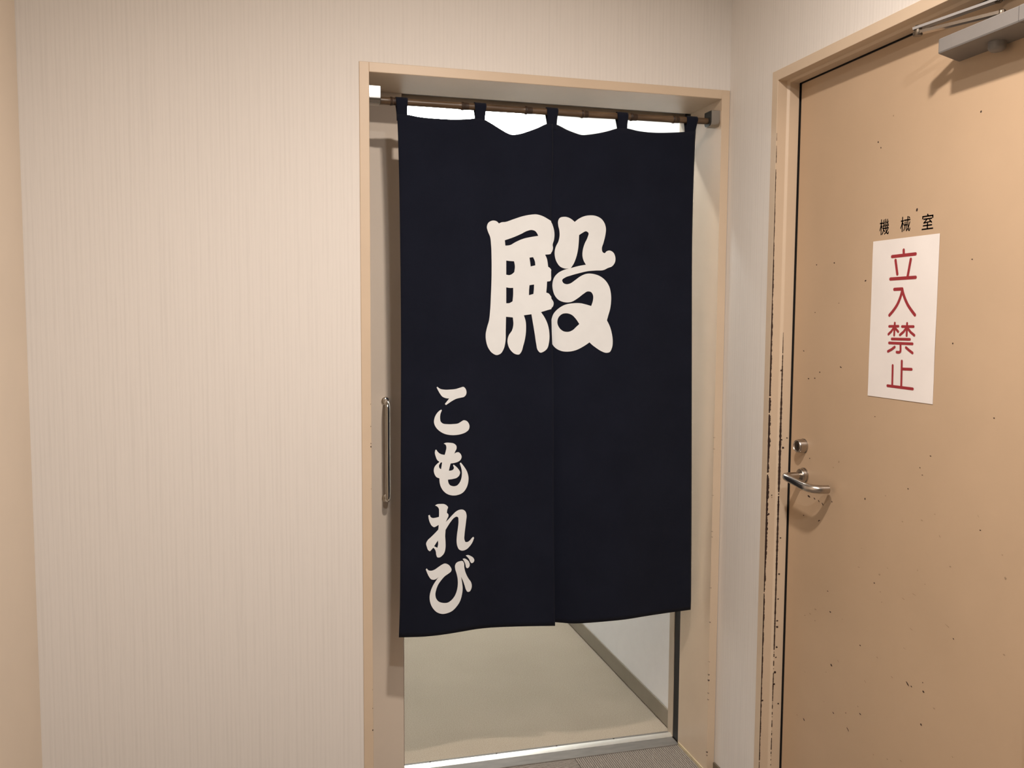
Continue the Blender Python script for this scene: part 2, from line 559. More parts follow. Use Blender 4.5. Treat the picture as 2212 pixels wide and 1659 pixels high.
def chip_line(bm, base, along, across, z0, z1, tab, seed, thr=0.28, both=False):
    """ragged flakes along a vertical edge: base(z) -> point, across = direction the flake spreads"""
    f1, f2, f3 = rnd(seed), rnd(seed + 1), rnd(seed + 2)
    run = []
    step = 0.0018

    def flush():
        if len(run) > 1:
            A = [bm.verts.new(p) for p, q in run]
            B = [bm.verts.new(q) for p, q in run]
            for i in range(len(run) - 1):
                bm.faces.new((A[i], A[i + 1], B[i + 1], B[i]))
        run.clear()
    z = z0
    while z < z1:
        w0 = lerp_tab(tab, z)
        g = f1(z * 38) * 0.42 + f2(z * 150) * 0.32 + f3(z * 420) * 0.36
        w = w0 * (0.34 + 1.5 * g)
        if g < thr + max(0, 0.0019 - w0) * 190:
            flush()
        else:
            p = base(z)
            off = Vector(across) * w
            run.append((p - off * (0.9 if both else 0.15), p + off))
        z += step
    flush()


cb = MB()
tab1 = [(0.0, 0.0016), (0.35, 0.0024), (0.6, 0.0030), (0.85, 0.0046), (1.1, 0.0046), (1.35, 0.0030), (1.6, 0.0018), (1.8, 0.0012), (1.95, 0.0004)]
chip_line(cb.bm, lambda z: Vector((XR - 0.0012, DY0 - 0.0264 - 0.0004, z)), 2, (1, 0, 0), 0.01, 1.9, tab1, 3, 0.20)
tab2 = [(0.0, 0.0008), (0.30, 0.0011), (0.55, 0.0015), (0.78, 0.0022), (0.9, 0.0026), (1.15, 0.0025), (1.28, 0.0013), (1.36, 0.0004)]
chip_line(cb.bm, lambda z: Vector((1.0936, DY0 - 0.0304 - 0.0005, z)), 2, (1, 0, 0), 0.01, 1.36, tab2, 13, 0.22, True)


def blob(bm, c, u, v, ru, rv, seed, n=9, tilt=0.0):
    r = random.Random(seed)
    vs = []
    for i in range(n):
        a = 2 * math.pi * i / n
        rr = 0.65 + 0.55 * r.random()
        du, dv = ru * rr * math.cos(a), rv * rr * math.sin(a)
        du, dv = du * math.cos(tilt) - dv * math.sin(tilt), du * math.sin(tilt) + dv * math.cos(tilt)
        vs.append(bm.verts.new(c + u * du + v * dv))
    bm.faces.new(vs)


# loose specks on the stop and the reveal
for i, (px, py, s) in enumerate(((1688, 950, 2.0), (1691.5, 967, 2.4), (1700, 946, 1.4), (1683, 1240, 1.8), (1686, 1162, 1.6), (1681, 1294, 1.6), (1679, 1341, 1.8), (1679, 1354, 2.4), (1677.5, 1398, 2.2),
                                 (1676, 1420, 1.6), (1674, 1452, 2.6), (1672, 1478, 2.2), (1659, 1112, 1.8), (1667, 1070, 1.5), (1647, 1513, 1.8), (1681, 1520, 1.8), (1660.5, 1110, 2.0), (1678, 1208, 1.5), (1687, 800, 1.4))):
    yy = DY0 - 0.0309 if px > 1664 else DY0 - 0.0269
    p = bp(px, py, 1, yy)
    blob(cb.bm, p, Vector((1, 0, 0)), Vector((0, 0, 1)), s / 620, s / 800, 50 + i)
tag(cb.build('paint_chips', M['chip'], t4, fix=False), 'dark brown chipped paint edge', kind='stuff')

# ------------------------------------------------------------------ machine room door
XD = 1.1241
d2 = empty('door_2', (0, 0, 0))
tag(d2, 'scuffed beige steel machine room door with lever handle', kind='structure')
LY0, LY1, LZ1 = DY0 - 0.0350, DY1 + 0.0345, DZ - 0.0330
MB().box(XD, XD + 0.040, LY1, LY0, 0.008, LZ1, 0.0012, 1).build('leaf', M['door_paint'], d2)

MB().box(XD + 0.0025, XD + 0.030, LY0 + 0.0008, DY0 - 0.0192, 0.004, LZ1).box(XD + 0.0025, XD + 0.030, LY1, DY0 - 0.0192, LZ1 + 0.0008, DZ - 0.0192).build('gap_shade_strip', M['rubber'], d2)  # black strips added beside and above the leaf to darken its gap

Yv, Zv = Vector((0, 1, 0)), Vector((0, 0, 1))
spots_d = [(120, 182, 12, 6, .15), (150, 194, 7, 4, .5), (173, 208, 7, 4, .7), (193, 223, 9, 4, .7), (244, 211, 3, 5, 0), (90, 285, 4, 4, 0), (174, 314, 8, 4, -.5), (424, 195, 4, 6, -.3), (658, 140, 4, 4, 0), (723, 26, 3, 3, 0),
           (221, 697, 5, 3, 0), (235, 810, 6, 5, 0), (475, 653, 4, 4, 0), (905, 957, 4, 3, .4), (398, 993, 5, 4, 0), (241, 1101, 6, 8, .4), (655, 1201, 10, 5, .6), (676, 1216, 5, 4, .4), (738, 1195, 3, 3, 0), (742, 1244, 5, 6, .3),
           (252, 1360, 6, 4, .4), (320, 1360, 3, 3, 0), (398, 1366, 6, 4, .3), (92, 1396, 9, 6, .6), (330, 1448, 9, 4, .7), (729, 1423, 5, 6, .4), (152, 858, 3, 2, 0), (97, 829, 4, 2, 0), (1050, 366, 4, 3, 0), (736, 66, 3, 2, 0)]
spots_l = [(536, 179, 4, 3, 0), (628, 319, 6, 4, 0), (733, 312, 7, 4, .3), (804, 279, 5, 3, 0), (1040, 290, 8, 2, .9), (831, 400, 7, 3, .8), (887, 564, 8, 5, 0), (1188, 627, 6, 9, 0), (1170, 500, 4, 4, 0), (710, 585, 3, 6, 0), (547, 573, 4, 4, 0),
           (503, 607, 7, 9, 0), (405, 464, 7, 2, 0), (507, 701, 5, 4, 0), (515, 757, 5, 5, 0), (632, 739, 10, 3, .2), (155, 797, 12, 6, 0), (125, 820, 9, 4, 0), (675, 904, 12, 3, .3), (490, 1058, 8, 4, .3), (97, 1137, 5, 4, .3), (278, 1078, 8, 3, .4),
           (212, 1138, 4, 4, 0), (425, 1190, 9, 3, .7), (570, 1165, 8, 4, .2), (201, 1299, 3, 4, 0), (54, 1371, 4, 5, 0), (385, 1325, 5, 6, 0), (470, 1587, 6, 4, .2), (545, 1612, 6, 6, 0), (620, 1622, 9, 5, 0), (750, 660, 4, 3, 0), (870, 885, 14, 2, .3), (640, 1010, 10, 2, .1),
           (690, 715, 16, 2, .1), (300, 850, 4, 3, 0), (390, 567, 9, 2, 0), (900, 1600, 4, 4, .5), (800, 1335, 8, 6, 0), (1180, 1043, 6, 3, 0)]
dk = [(1700 + a * .3972, 1000 + c * .3972, w * .36, h * .36, t) for a, c, w, h, t in spots_d]
dk += [(1980.5, 453, 2, 3.2, -.4), (1897, 307, 1.2, 2.4, .3), (1903, 319, 1, 1.6, 0), (2119, 241, 1.2, 2, .3), (1869.7, 606, 2, 1.5, -.3), (1760.7, 675, 1.2, 1.2, 0), (1736, 758, 2, 1.2, .4), (1746.6, 818, 2, 1.4, 0), (1760, 817, 2, 1.6, 0), (1771, 804, 1.5, 1.5, 0), (1816, 793, 2.5, 1.6, .4),
       (1812, 655, 1, 1, 0), (1764, 572, 1.4, 1.6, 0), (1802, 568, 1.4, 1.8, 0), (1749, 990, 1.4, 1.2, 0), (1918, 707, 1.6, 1, 0), (2100, 560, 1.2, 1.2, 0), (2058, 742, 1.2, 1.6, 0), (2010, 985, 1.4, 1.2, 0), (1890, 900, 1.4, 1, 0), (2147, 903, 1.3, 1.3, 0)]
lt = [(1700 + a * .3972, 1000 + c * .3972, w * .36, h * .36, t) for a, c, w, h, t in spots_l]
lt += [(1812, 998, 1.8, 4, .2), (1930, 250, 1.5, 2, 0), (1800, 1010, 2, 2, 0)]
for nm, lst, mt, sd0 in (('paint_chips', dk, 'chip', 100), ('scuff_marks', lt, 'scuff', 400)):
    b = MB()
    kk = 1.0 if nm == 'paint_chips' else 0.8
    for i, (px, py, w, h, t) in enumerate(lst):
        p = bp(px, py, 0, XD - 0.0004)
        blob(b.bm, p, -Yv, -Zv, w / 600 * kk, h / 960 * kk, sd0 + i, 9, t)
    tag(b.build(nm, M[mt], d2, fix=False), kind='stuff')

# lock cylinder
ky, kz = -0.3245, 1.0555
lk = MB().lathe((XD, ky, kz), (-1, 0, 0), [(0, 0.0195), (0.002, 0.0195), (0.0025, 0.0182), (0.016, 0.0178), (0.021, 0.0165), (0.0225, 0.0150), (0.0205, 0.0140), (0.0195, 0.0125)], 40).build('lock_cylinder', M['steel'], d2, True, label='steel lock cylinder')
kb = MB().lathe((XD - 0.0190, ky, kz), (-1, 0, 0), [(0, 0.0128), (0.0012, 0.0125)], 32).build('keyway_plug', M['dark_steel'], lk, True)
MB().box(XD - 0.0212, XD - 0.0203, ky - 0.0012, ky + 0.0012, kz - 0.0065, kz + 0.0045).build('keyhole', M['hollow_shade'], lk)

# lever handle
ry, rz = -0.3300, 0.9780
rose = MB().lathe((XD, ry, rz), (-1, 0, 0), [(0, 0.0205), (0.003, 0.0205), (0.0035, 0.0185), (0.0125, 0.0180), (0.0145, 0.0165), (0.0145, 0.010)], 40).build('rose', M['steel'], d2, True, label='steel handle rose')
P = [Vector((XD - 0.013, ry, rz)), Vector((1.092, ry, rz)), Vector((1.0745, ry, rz - 0.0003))]
kn = Vector((1.0655, ry - 0.010, rz - 0.0008))
P += [Vector((1.0685, ry - 0.0025, rz - 0.0004)), kn]
P += [Vector((1.0650, ry - 0.030, rz - 0.003)), Vector((1.0650, ry - 0.060, rz - 0.0065)), Vector((1.0655, ry - 0.088, rz - 0.0098))]
P += [Vector((1.0690, ry - 0.104, rz - 0.0115)), Vector((1.0760, ry - 0.1155, rz - 0.0123)), Vector((1.0870, ry - 0.1225, rz - 0.0125)), Vector((1.0980, ry - 0.1255, rz - 0.0125)), Vector((1.1090, ry - 0.1265, rz - 0.0125))]
rad = [0.0092, 0.0095, 0.0098, 0.0101, 0.0103] + [0.0106] * 3 + [0.0107] * 5
MB().tube(P, rad, 24, True, 1.0, (0, 0, 1)).build('lever', M['steel'], d2, True, label='steel lever handle')


# black painted characters on the door (machine room)
def glyph_mesh(ch, size, off):
    cu = bpy.data.curves.new('glyph', 'FONT')
    cu.body = ch
    cu.size = size
    cu.offset = off
    cu.resolution_u = 4
    o = bpy.data.objects.new('glyph', cu)
    COL.objects.link(o)
    bpy.context.view_layer.update()
    dg = bpy.context.evaluated_depsgraph_get()
    me = bpy.data.meshes.new_from_object(o.evaluated_get(dg))
    bpy.data.objects.remove(o)
    bpy.data.curves.remove(cu)
    return me


for ch, ya, yb, za, zb in (('機', -0.5954, -0.6274, 1.5815, 1.6168), ('械', -0.6652, -0.6964, 1.5822, 1.6150), ('室', -0.7325, -0.7660, 1.5805, 1.6135)):
    me = glyph_mesh(ch, 1.0, 0.0)
    xs_ = [v.co.x for v in me.vertices]
    zs_ = [v.co.y for v in me.vertices]
    ax, bx, az, bz = min(xs_), max(xs_), min(zs_), max(zs_)
    for v in me.vertices:
        u = (v.co.x - ax) / (bx - ax)
        w = (v.co.y - az) / (bz - az)
        v.co = (XD - 0.0003, ya + (yb - ya) * u, za + (zb - za) * w)
    bm_ = bmesh.new()
    for dy, dz in ((0, 0), (0.0003, 0), (-0.0003, 0), (0, 0.0002), (0, -0.0002)):
        k0 = len(bm_.verts)
        bm_.from_mesh(me)
        bm_.verts.ensure_lookup_table()
        for v in bm_.verts[k0:]:
            v.co.y += dy
            v.co.z += dz
    bm_.to_mesh(me)
    bm_.free()
    me.materials.append(M['black_print'])
    o = bpy.data.objects.new('character', me)
    link(o, d2)

# ------------------------------------------------------------------ sign paper
sy0, sy1, sz0, sz1 = -0.5763, -0.7876, 1.211, 1.5688
PX = XD - 0.0012


def paper_lift(u, z):
    return 0.0006 * math.sin(u * 5 + z * 9) ** 2 * math.sin(z * 17 + 1) ** 2


rows = []
for j in range(25):
    z = sz1 + (sz0 - sz1) * j / 24
    row = []
    for i in range(17):
        u = i / 16
        y = sy0 + (sy1 - sy0) * u
        row.append(Vector((PX - paper_lift(u, z), y, z)))
    rows.append(row)
b = MB()
b.grid(rows)
r_ = bmesh.ops.extrude_face_region(b.bm, geom=list(b.bm.faces))
for v in r_['geom']:
    if isinstance(v, bmesh.types.BMVert):
        v.co.x += 0.0004
sign = tag(b.build('sign', M['paper'], None, False), 'white paper sign with red vertical characters on the beige door', 'sign')


def sign_x(y, z):
    u = (y - sy0) / (sy1 - sy0)
    return PX - paper_lift(u, z) - 0.0003


def stroke(bm, pts, r, lay):
    """round-ended stroke of half width r through 3-D points of the sign plane"""
    if len(pts) > 4:                     # curved strokes: round off the polyline
        n_ = len(pts)
        out = []
        for i in range(n_ - 1):
            p0, p1, p2, p3 = pts[max(i - 1, 0)], pts[i], pts[i + 1], pts[min(i + 2, n_ - 1)]
            for k_ in range(6):
                t = k_ / 6
                out.append(p1 + (p2 - p0) * (0.5 * t) + (p0 * 2 - p1 * 5 + p2 * 4 - p3) * (0.5 * t * t) + (p1 * 3 - p0 - p2 * 3 + p3) * (0.5 * t ** 3))
        pts = out + [pts[-1]]
    q = []
    for a, c in zip(pts, pts[1:]):
        nseg = max(1, int((c - a).length / 0.006))
        q += [a + (c - a) * (i / nseg) for i in range(nseg)]
    q.append(pts[-1])
    L, R = [], []
    for i, p in enumerate(q):
        t = (q[min(i + 1, len(q) - 1)] - q[max(i - 1, 0)]).normalized()
        nrm = Vector((0, -t.z, t.y))
        L.append(p + nrm * r)
        R.append(p - nrm * r)

    def cap(p, t):
        a0 = math.atan2(t.z, t.y)
        return [p + Vector((0, math.cos(a0 + s), math.sin(a0 + s))) * r for s in [math.pi / 2 - math.pi * k / 8 for k in range(1, 8)]]
    t0, t1_ = (q[1] - q[0]).normalized(), (q[-1] - q[-2]).normalized()

    def mk(p):
        return bm.verts.new((sign_x(p.y, p.z) - lay, p.y, p.z))
    Lv, Rv = [mk(p) for p in L], [mk(p) for p in R]
    for i in range(len(q) - 1):
        bm.faces.new((Lv[i], Lv[i + 1], Rv[i + 1], Rv[i]))
    bm.faces.new([Lv[-1]] + [mk(p) for p in cap(q[-1], t1_)] + [Rv[-1]])
    bm.faces.new([Rv[0]] + [mk(p) for p in cap(q[0], -t0)] + [Lv[0]])


KC = (1860, 540, 180 / 1866.0)
KD = (1860, 680, 180 / 1493.0)
chars = [
    (KC, .0037, [[(958, 2), (960, 95)], [(698, 148), (1228, 88)], [(775, 232), (815, 540)], [(1120, 208), (1045, 600)], [(662, 650), (1228, 612)]]),
    (KC, .0037, [[(748, 882), (922, 872)], [(925, 872), (912, 960), (875, 1080), (815, 1220), (730, 1350), (637, 1462)], [(925, 872), (945, 970), (990, 1100), (1050, 1230), (1125, 1345), (1208, 1455)]]),
    (KD, .0030, [[(608, 148), (598, 365)], [(508, 207), (672, 205)], [(592, 232), (545, 300), (495, 348)], [(612, 235), (670, 303)], [(828, 153), (820, 372)], [(738, 210), (943, 211)], [(815, 235), (765, 305), (702, 360)], [(835, 235), (890, 310), (957, 367)],
                 [(557, 432), (878, 440)], [(508, 503), (925, 520)], [(610, 576), (550, 622), (487, 655)], [(810, 586), (865, 635), (926, 683)], [(714, 520), (714, 640), (703, 664), (680, 672), (645, 668)]]),
    (KD, .0032, [[(570, 908), (560, 1260)], [(735, 830), (722, 1280)], [(735, 970), (908, 977)], [(475, 1270), (928, 1328)]]),
]
for (ox, oy, s), r, strokes in chars:
    b = MB()
    for li, st in enumerate(strokes):
        stroke(b.bm, [bp(ox + x * s, oy + y * s, 0, PX) for x, y in st], r, 0.00003 * li)
    b.build('character', M['red'], sign, fix=False)

# ------------------------------------------------------------------ door closer
dc = empty('door_closer', (XD, -0.93, 1.93))
tag(dc, 'grey door closer with folded arms at the top of the beige door', 'door closer')
O = Vector((XD, -0.93, 1.93))


def rel(p):
    return Vector(p) - O


# body: tapering section, chamfered ends
sec = [(0.0, 0.0215), (-0.058, 0.0130), (-0.0735, 0.0090), (-0.0750, 0.0070), (-0.0750, -0.0170), (-0.0735, -0.0195), (-0.012, -0.0212), (0.0, -0.0212)]   # x, z


def closer_piece(stations):
    b = MB()
    rings = []
    for y, skew, kz_, kx in stations:
        rings.append([b.bm.verts.new(Vector((x * kx, y - skew * abs(x) / 0.075, z * kz_))) for x, z in sec])
    for a, c in zip(rings, rings[1:]):
        for i in range(len(sec)):
            b.bm.faces.new((a[i], a[(i + 1) % len(sec)], c[(i + 1) % len(sec)], c[i]))
    b.bm.faces.new(rings[0])
    b.bm.faces.new(rings[-1])
    return b


closer_piece([(0.1125, 0.030, 0.92, 0.94), (0.1105, 0.028, 0.99, 0.99), (0.106, 0.027, 1.0, 1.0), (-0.111, 0.0, 1.0, 1.0)]).build('body', M['closer'], dc)
closer_piece([(-0.1115, 0.0, 0.94, 0.97), (-0.113, 0.0, 1.01, 1.01), (-0.146, 0.0, 1.01, 1.01), (-0.153, 0.0, 0.95, 0.9), (-0.156, 0.0, 0.85, 0.7)]).build('end_cap', M['closer'], dc)
kp = rel((1.099, -0.943, 1.9100))
MB().lathe(kp, (0, 0, -1), [(0, 0.0155), (0.011, 0.0155), (0.0150, 0.0140), (0.0178, 0.0100), (0.0190, 0.004)], 28).build('valve_cap', M['closer'], dc, True)
# spindle on top of the body, forearm, elbow, second arm, shoe under the frame head
spx, spy = 1.088, -0.962
MB().lathe(rel((spx, spy, 1.9460)), (0, 0, 1), [(0, 0.0085), (0.006, 0.0085), (0.008, 0.0070), (0.013, 0.0070), (0.015, 0.005)], 24).build('spindle', M['dark_steel'], dc, True)
el = Vector((1.0220, -0.8215, 1.9640))
b = MB()
s0 = Vector((spx, spy, 1.9560))


def bar(bm_, a, c, wdt, thk, ends=0.0):
    d_ = (c - a).normalized()
    side = d_.cross(Vector((0, 0, 1))).normalized()
    upv = side.cross(d_)
    A = a - d_ * ends
    C = c + d_ * ends
    vs = []
    for p in (A, C):
        for sx_, sz_ in ((-1, -1), (1, -1), (1, 1), (-1, 1)):
            vs.append(bm_.verts.new(p + side * wdt / 2 * sx_ + upv * thk / 2 * sz_))
    for f_ in ((0, 1, 2, 3), (7, 6, 5, 4), (0, 4, 5, 1), (1, 5, 6, 2), (2, 6, 7, 3), (3, 7, 4, 0)):
        bm_.faces.new([vs[i] for i in f_])


e0 = el - Vector((0, 0, 0.008))
bar(b.bm, rel(s0), rel(e0), 0.013, 0.006, 0.006)
b.build('forearm', M['steel'], dc)
b = MB()
br = Vector((1.1000, -0.940, 1.9870))
bar(b.bm, rel(el + Vector((0, 0, 0.001))), rel(br), 0.017, 0.005, 0.008)
b.build('main_arm', M['closer'], dc)
b = MB().lathe(rel(el - Vector((0, 0, 0.014))), (0, 0, 1), [(0, 0.0080), (0.003, 0.0092), (0.008, 0.0092), (0.0085, 0.0075), (0.018, 0.0075), (0.0205, 0.0055)], 20)
b.build('elbow_pivot', M['dark_steel'], dc, True)
q0 = rel((1.0945, -0.965, 1.9940))
q1 = rel((1.1195, -0.915, 2.0055))
b = MB().box(q0.x, q1.x, q0.y, q1.y, q0.z, q1.z, 0.001, 1)
b.build('shoe', M['closer'], dc)
p_ = rel((1.100, -0.940, 1.994))
MB().lathe(p_, (0, 0, -1), [(0, 0.0075), (0.010, 0.0075), (0.012, 0.005)], 20).build('shoe_pivot', M['dark_steel'], dc, True)

# corridor baseboard between the two frames
tag(MB().box(XR - 0.006, XR, DY0 + 0.001, -0.004, 0.0, 0.0365, 0.001, 1).build('baseboard_right', M['base_brown'], kind='structure'), 'short olive brown baseboard between the two door frames')
tag(MB().box(XL, FO - 0.001, -0.006, 0.0, 0.0, 0.0365, 0.001, 1).build('baseboard_front', M['base_brown'], kind='structure'), 'olive brown baseboard left of the doorway')

# chips on the front arris of the right jamb
cb = MB()
for i, (px, py, s) in enumerate(((1527.6, 1345, 2), (1526, 1458, 2.4), (1525.8, 1470, 2.6), (1525, 1498, 2.0), (1524.5, 1512, 1.8), (1525.5, 1430, 1.2), (1526, 1625, 2.6), (1525, 1632, 2), (1543, 970, 1.3), (1549, 945, 1.3), (1538, 1148, 1.4), (1537, 1160, 1.3), (1535, 1270, 1.6), (1541, 1070, 1.2), (1482, 1400, 1.2))):
    if px > 1500:
        p = Vector((JI + 0.0015, PR - 0.0006, bp(px, py, 1, PR).z))
        blob(cb.bm, p, Vector((1, 0, 0)), Zv, s / 1500, s / 900, 700 + i)
        blob(cb.bm, p + Vector((-0.0021, 0.0025, 0)), Vector((0, 1, 0)), Zv, s / 1100, s / 900, 800 + i)
tag(cb.build('paint_chips', M['chip'], t1, fix=False), kind='stuff')
cb = MB()
for i, (px, py, s) in enumerate(((803, 965, 2), (804.5, 958, 1.4), (804.8, 921, 1.2), (801, 873, 1.2), (805.5, 1577, 2), (805, 1530, 1.3), (806, 1056, 1.0), (804, 1490, 1.0))):
    p = Vector((FI - 0.0018, PR - 0.0005, bp(px, py, 1, PR).z))
    blob(cb.bm, p, Vector((1, 0, 0)), Zv, s / 1500, s / 800, 900 + i)
tag(cb.build('paint_chips', M['chip'], t1, fix=False), kind='stuff')

# ------------------------------------------------------------------ bamboo rod and its brackets
RY, RZc, RR = 0.029, 1.9610, 0.0092


def rod_z(x):
    """the pole sits a little lower towards the left"""
    return RZc - 0.0045 * (1 - max(0.0, (x - 0.1) / 0.88) ** 3)


rod = empty('bamboo_rod', (0.53, RY, RZc))
tag(rod, 'dark brown bamboo pole holding the curtain in the doorway', 'curtain rod')
nodes = [0.0863, 0.278, 0.4563, 0.6193, 0.7669, 0.8972]
b = MB()
xs_, rs_ = [], []
x = 0.044
while x <= 1.0171:
    r = RR * (1 + 0.03 * math.sin(x * 23))
    for nx in nodes:
        r += 0.0013 * math.exp(-((x - nx) / 0.006) ** 2)
    xs_.append(x - 0.53)
    rs_.append(r)
    x += 0.003
b.tube([(x, 0, rod_z(x + 0.53) - RZc) for x in xs_], rs_, 20)
b.build('pole', M['bamboo'], rod, True)
for i, nx in enumerate(nodes):
    b = MB().lathe((nx - 0.53, 0, rod_z(nx) - RZc), (1, 0, 0), [(-0.004, RR + 0.0006), (-0.0025, RR + 0.0019), (-0.0008, RR + 0.0024), (0.0006, RR + 0.0016), (0.0022, RR + 0.0021), (0.004, RR + 0.0009), (0.012, RR + 0.0006), (0.017, RR + 0.0003)], 24)
    b.build('bamboo_node', M['bamboo_node'], rod, True)


def bracket(name, x_in, x_jamb, label):
    """cup bracket: flat front, rounded underside, flat black plate painted as the shaded hollow for the rod end"""
    s = 1 if x_jamb < x_in else -1
    o = empty(name, (x_jamb, RY, RZc + 0.006))
    tag(o, label, 'bracket', 'rod brackets at the two ends of the bamboo pole')
    f0, bk, top, bot = 0.0045 - RY, 0.048 - RY, 1.9885 - RZc - 0.006, 1.9440 - RZc - 0.006
    poly = [(bk, top), (f0 + 0.001, top), (f0, top - 0.001), (f0, bot + 0.0135)]
    poly += [(f0 + 0.013 * (1 - math.cos(a)), bot + 0.0135 - 0.0135 * math.sin(a)) for a in [math.pi / 2 * q / 6 for q in range(1, 7)]]
    poly += [(bk - 0.012, bot)] + [(bk - 0.012 + 0.012 * math.sin(a), bot + 0.012 * (1 - math.cos(a))) for a in [math.pi / 2 * q / 6 for q in range(1, 7)]]
    w = abs(x_in - x_jamb)
    b = MB().prism(poly, 0, 0.0, s * (w - 0.0015))
    b.build('housing', M['rod_metal'], o, True)
    inner = [(p[0] * 0.90, p[1] * 0.90) for p in poly]
    b = MB().prism(inner, 0, s * (w - 0.0018), s * w)
    b.build('mouth', M['hollow_shade'], o)  # thin black plate in place of the cup's shaded inside
    return o


bracket('rod_bracket', 0.0565, FI, 'bright chrome rod bracket on the left jamb of the doorway')
bracket('rod_bracket', 1.0045, JI, 'dull grey rod bracket on the right jamb of the doorway')

# ------------------------------------------------------------------ the noren curtain
noren = empty('noren_curtain', (0.54, RY, RZc))
tag(noren, 'navy split doorway curtain with white brush characters', 'curtain')
NO = Vector((0.54, RY, RZc))


def spline_tab(pts):
    xs = [p[0] for p in pts]

    def f(x):
        if x <= xs[0]: return pts[0][1]
        if x >= xs[-1]: return pts[-1][1]
        for i in range(len(pts) - 1):
            if xs[i] <= x <= xs[i + 1]:
                p0 = pts[max(i - 1, 0)]; p1 = pts[i]; p2 = pts[i + 1]; p3 = pts[min(i + 2, len(pts) - 1)]
                h = p2[0] - p1[0]
                t = (x - p1[0]) / h
                m1 = (p2[1] - p0[1]) / max(p2[0] - p0[0], 1e-6) * h
                m2 = (p3[1] - p1[1]) / max(p3[0] - p1[0], 1e-6) * h
                return (2 * t ** 3 - 3 * t ** 2 + 1) * p1[1] + (t ** 3 - 2 * t ** 2 + t) * m1 + (-2 * t ** 3 + 3 * t ** 2) * p2[1] + (t ** 3 - t ** 2) * m2
    return f


ZB = 0.497
YT = 0.0205          # cloth hangs just in front of the pole's middle


def bottoms(pxs):
    return spline_tab([(p.x, p.y) for p in (bp(a, c, 2, ZB) for a, c in pxs)])


ybL = bottoms([(862, 1377), (885, 1376.5), (920, 1375), (960, 1370.5), (1000, 1364), (1030, 1359), (1060, 1356), (1100, 1354), (1150, 1352.7), (1199.5, 1352)])
ybR = bottoms([(1192, 1344.2), (1200, 1344.8), (1215, 1346), (1235, 1347.5), (1260, 1347), (1300, 1344), (1350, 1339), (1400, 1331), (1440, 1325), (1470, 1321), (1492, 1318)])


def surf_y(x, z, right):
    yb = (ybR if right else ybL)(x)
    s = max(0.0, min(1.1, (1.93 - z) / (1.93 - ZB)))
    s = s ** 1.25
    y = YT * (1 - s) + yb * s
    # soft pulls running down from the loops
    top = math.exp(-((1.88 - z) / 0.11) ** 2)
    y += 0.0038 * top * math.sin((x - 0.118) * 2 * math.pi / 0.213)
    mid = math.exp(-((z - 1.3) / 0.5) ** 2)
    y += 0.0026 * mid * math.sin(x * 19 + (1.2 if right else 0.2) + z * 0.8)
    if right:
        k = max(0.0, min(1.0, (1.70 - z) / 0.12))
        y += 0.0013 + 0.0014 * k * k * (3 - 2 * k)
    return y


def on_cloth(px, py, right):
    y = 0.025
    for _ in range(5):
        p = bp(px, py, 1, y)
        y = surf_y(p.x, p.z, right)
    return bp(px, py, 1, y)


edge_l = [(210, 857), (259, 858.5), (299, 860), (430, 863), (700, 866), (1000, 865.5), (1290, 864), (1377, 861.5)]
edge_r = [(253, 1507), (273, 1504), (319, 1501), (480, 1496), (800, 1494.5), (1290, 1493), (1318, 1492)]
edge_c = [(200, 1193), (328, 1195), (475, 1190.5), (700, 1191.5), (800, 1195.3), (1130, 1196.3), (1360, 1199.3)]
top_l = [(857, 246), (866, 246.5), (882, 248), (905, 252.5), (940, 256), (980, 258), (1015, 257), (1027, 255.5), (1037, 256), (1048, 259), (1058, 264.5), (1070, 272), (1092, 285.5), (1100, 289.5), (1107, 291.3), (1115, 290.8), (1130, 287.5), (1160, 277), (1182, 267.5), (1199, 267.5)]
top_r = [(1186, 268), (1203, 269.5), (1225, 280.5), (1245, 288.3), (1255, 291.3), (1262, 291.8), (1285, 289), (1310, 284), (1335, 277), (1345, 276.5), (1356, 277.5), (1380, 283), (1415, 286.5), (1450, 286.3), (1480, 285), (1493, 284), (1508, 284)]
EL = spline_tab([(z, x) for z, x in sorted((lambda p: (p.z, p.x))(on_cloth(x, y, False)) for y, x in edge_l)])
ER = spline_tab([(z, x) for z, x in sorted((lambda p: (p.z, p.x))(on_cloth(x, y, True)) for y, x in edge_r)])
EC = spline_tab([(z, x) for z, x in sorted((lambda p: (p.z, p.x))(on_cloth(x, y, False)) for y, x in edge_c)])
TL = spline_tab(sorted((p.x, p.z) for p in (on_cloth(x, y, False) for x, y in top_l)))
TR = spline_tab(sorted((p.x, p.z) for p in (on_cloth(x, y, True) for x, y in top_r)))


def panel(right):
    b = MB()
    NU, NV = 64, 96
    rows = []
    for j in range(NV + 1):
        v = j / NV
        row = []
        for i in range(NU + 1):
            u = i / NU
            # start from a guess of x at mid height, then let the edges lean with z
            z = 1.9 + (ZB - 1.9) * v
            for _ in range(3):
                if right:
                    xl = EC(z) - 0.002 - 0.005 * max(0.0, min(1.0, (1.76 - z) / 0.1))
                    xr = ER(z)
                else:
                    xl, xr = EL(z), EC(z)
                x = xl + (xr - xl) * u
                zt = (TR if right else TL)(x)
                z = zt + (ZB - zt) * v
            row.append(Vector((x, surf_y(x, z, right), z)) - NO)
        rows.append(row)
    b.grid(rows)
    o = b.build('panel', M['cloth'], noren, True)
    sm = o.modifiers.new('thickness', 'SOLIDIFY')
    sm.thickness = 0.0008
    sm.offset = -1 if o.data.polygons[0].normal.y < 0 else 1
    return o


panel(False)
panel(True)

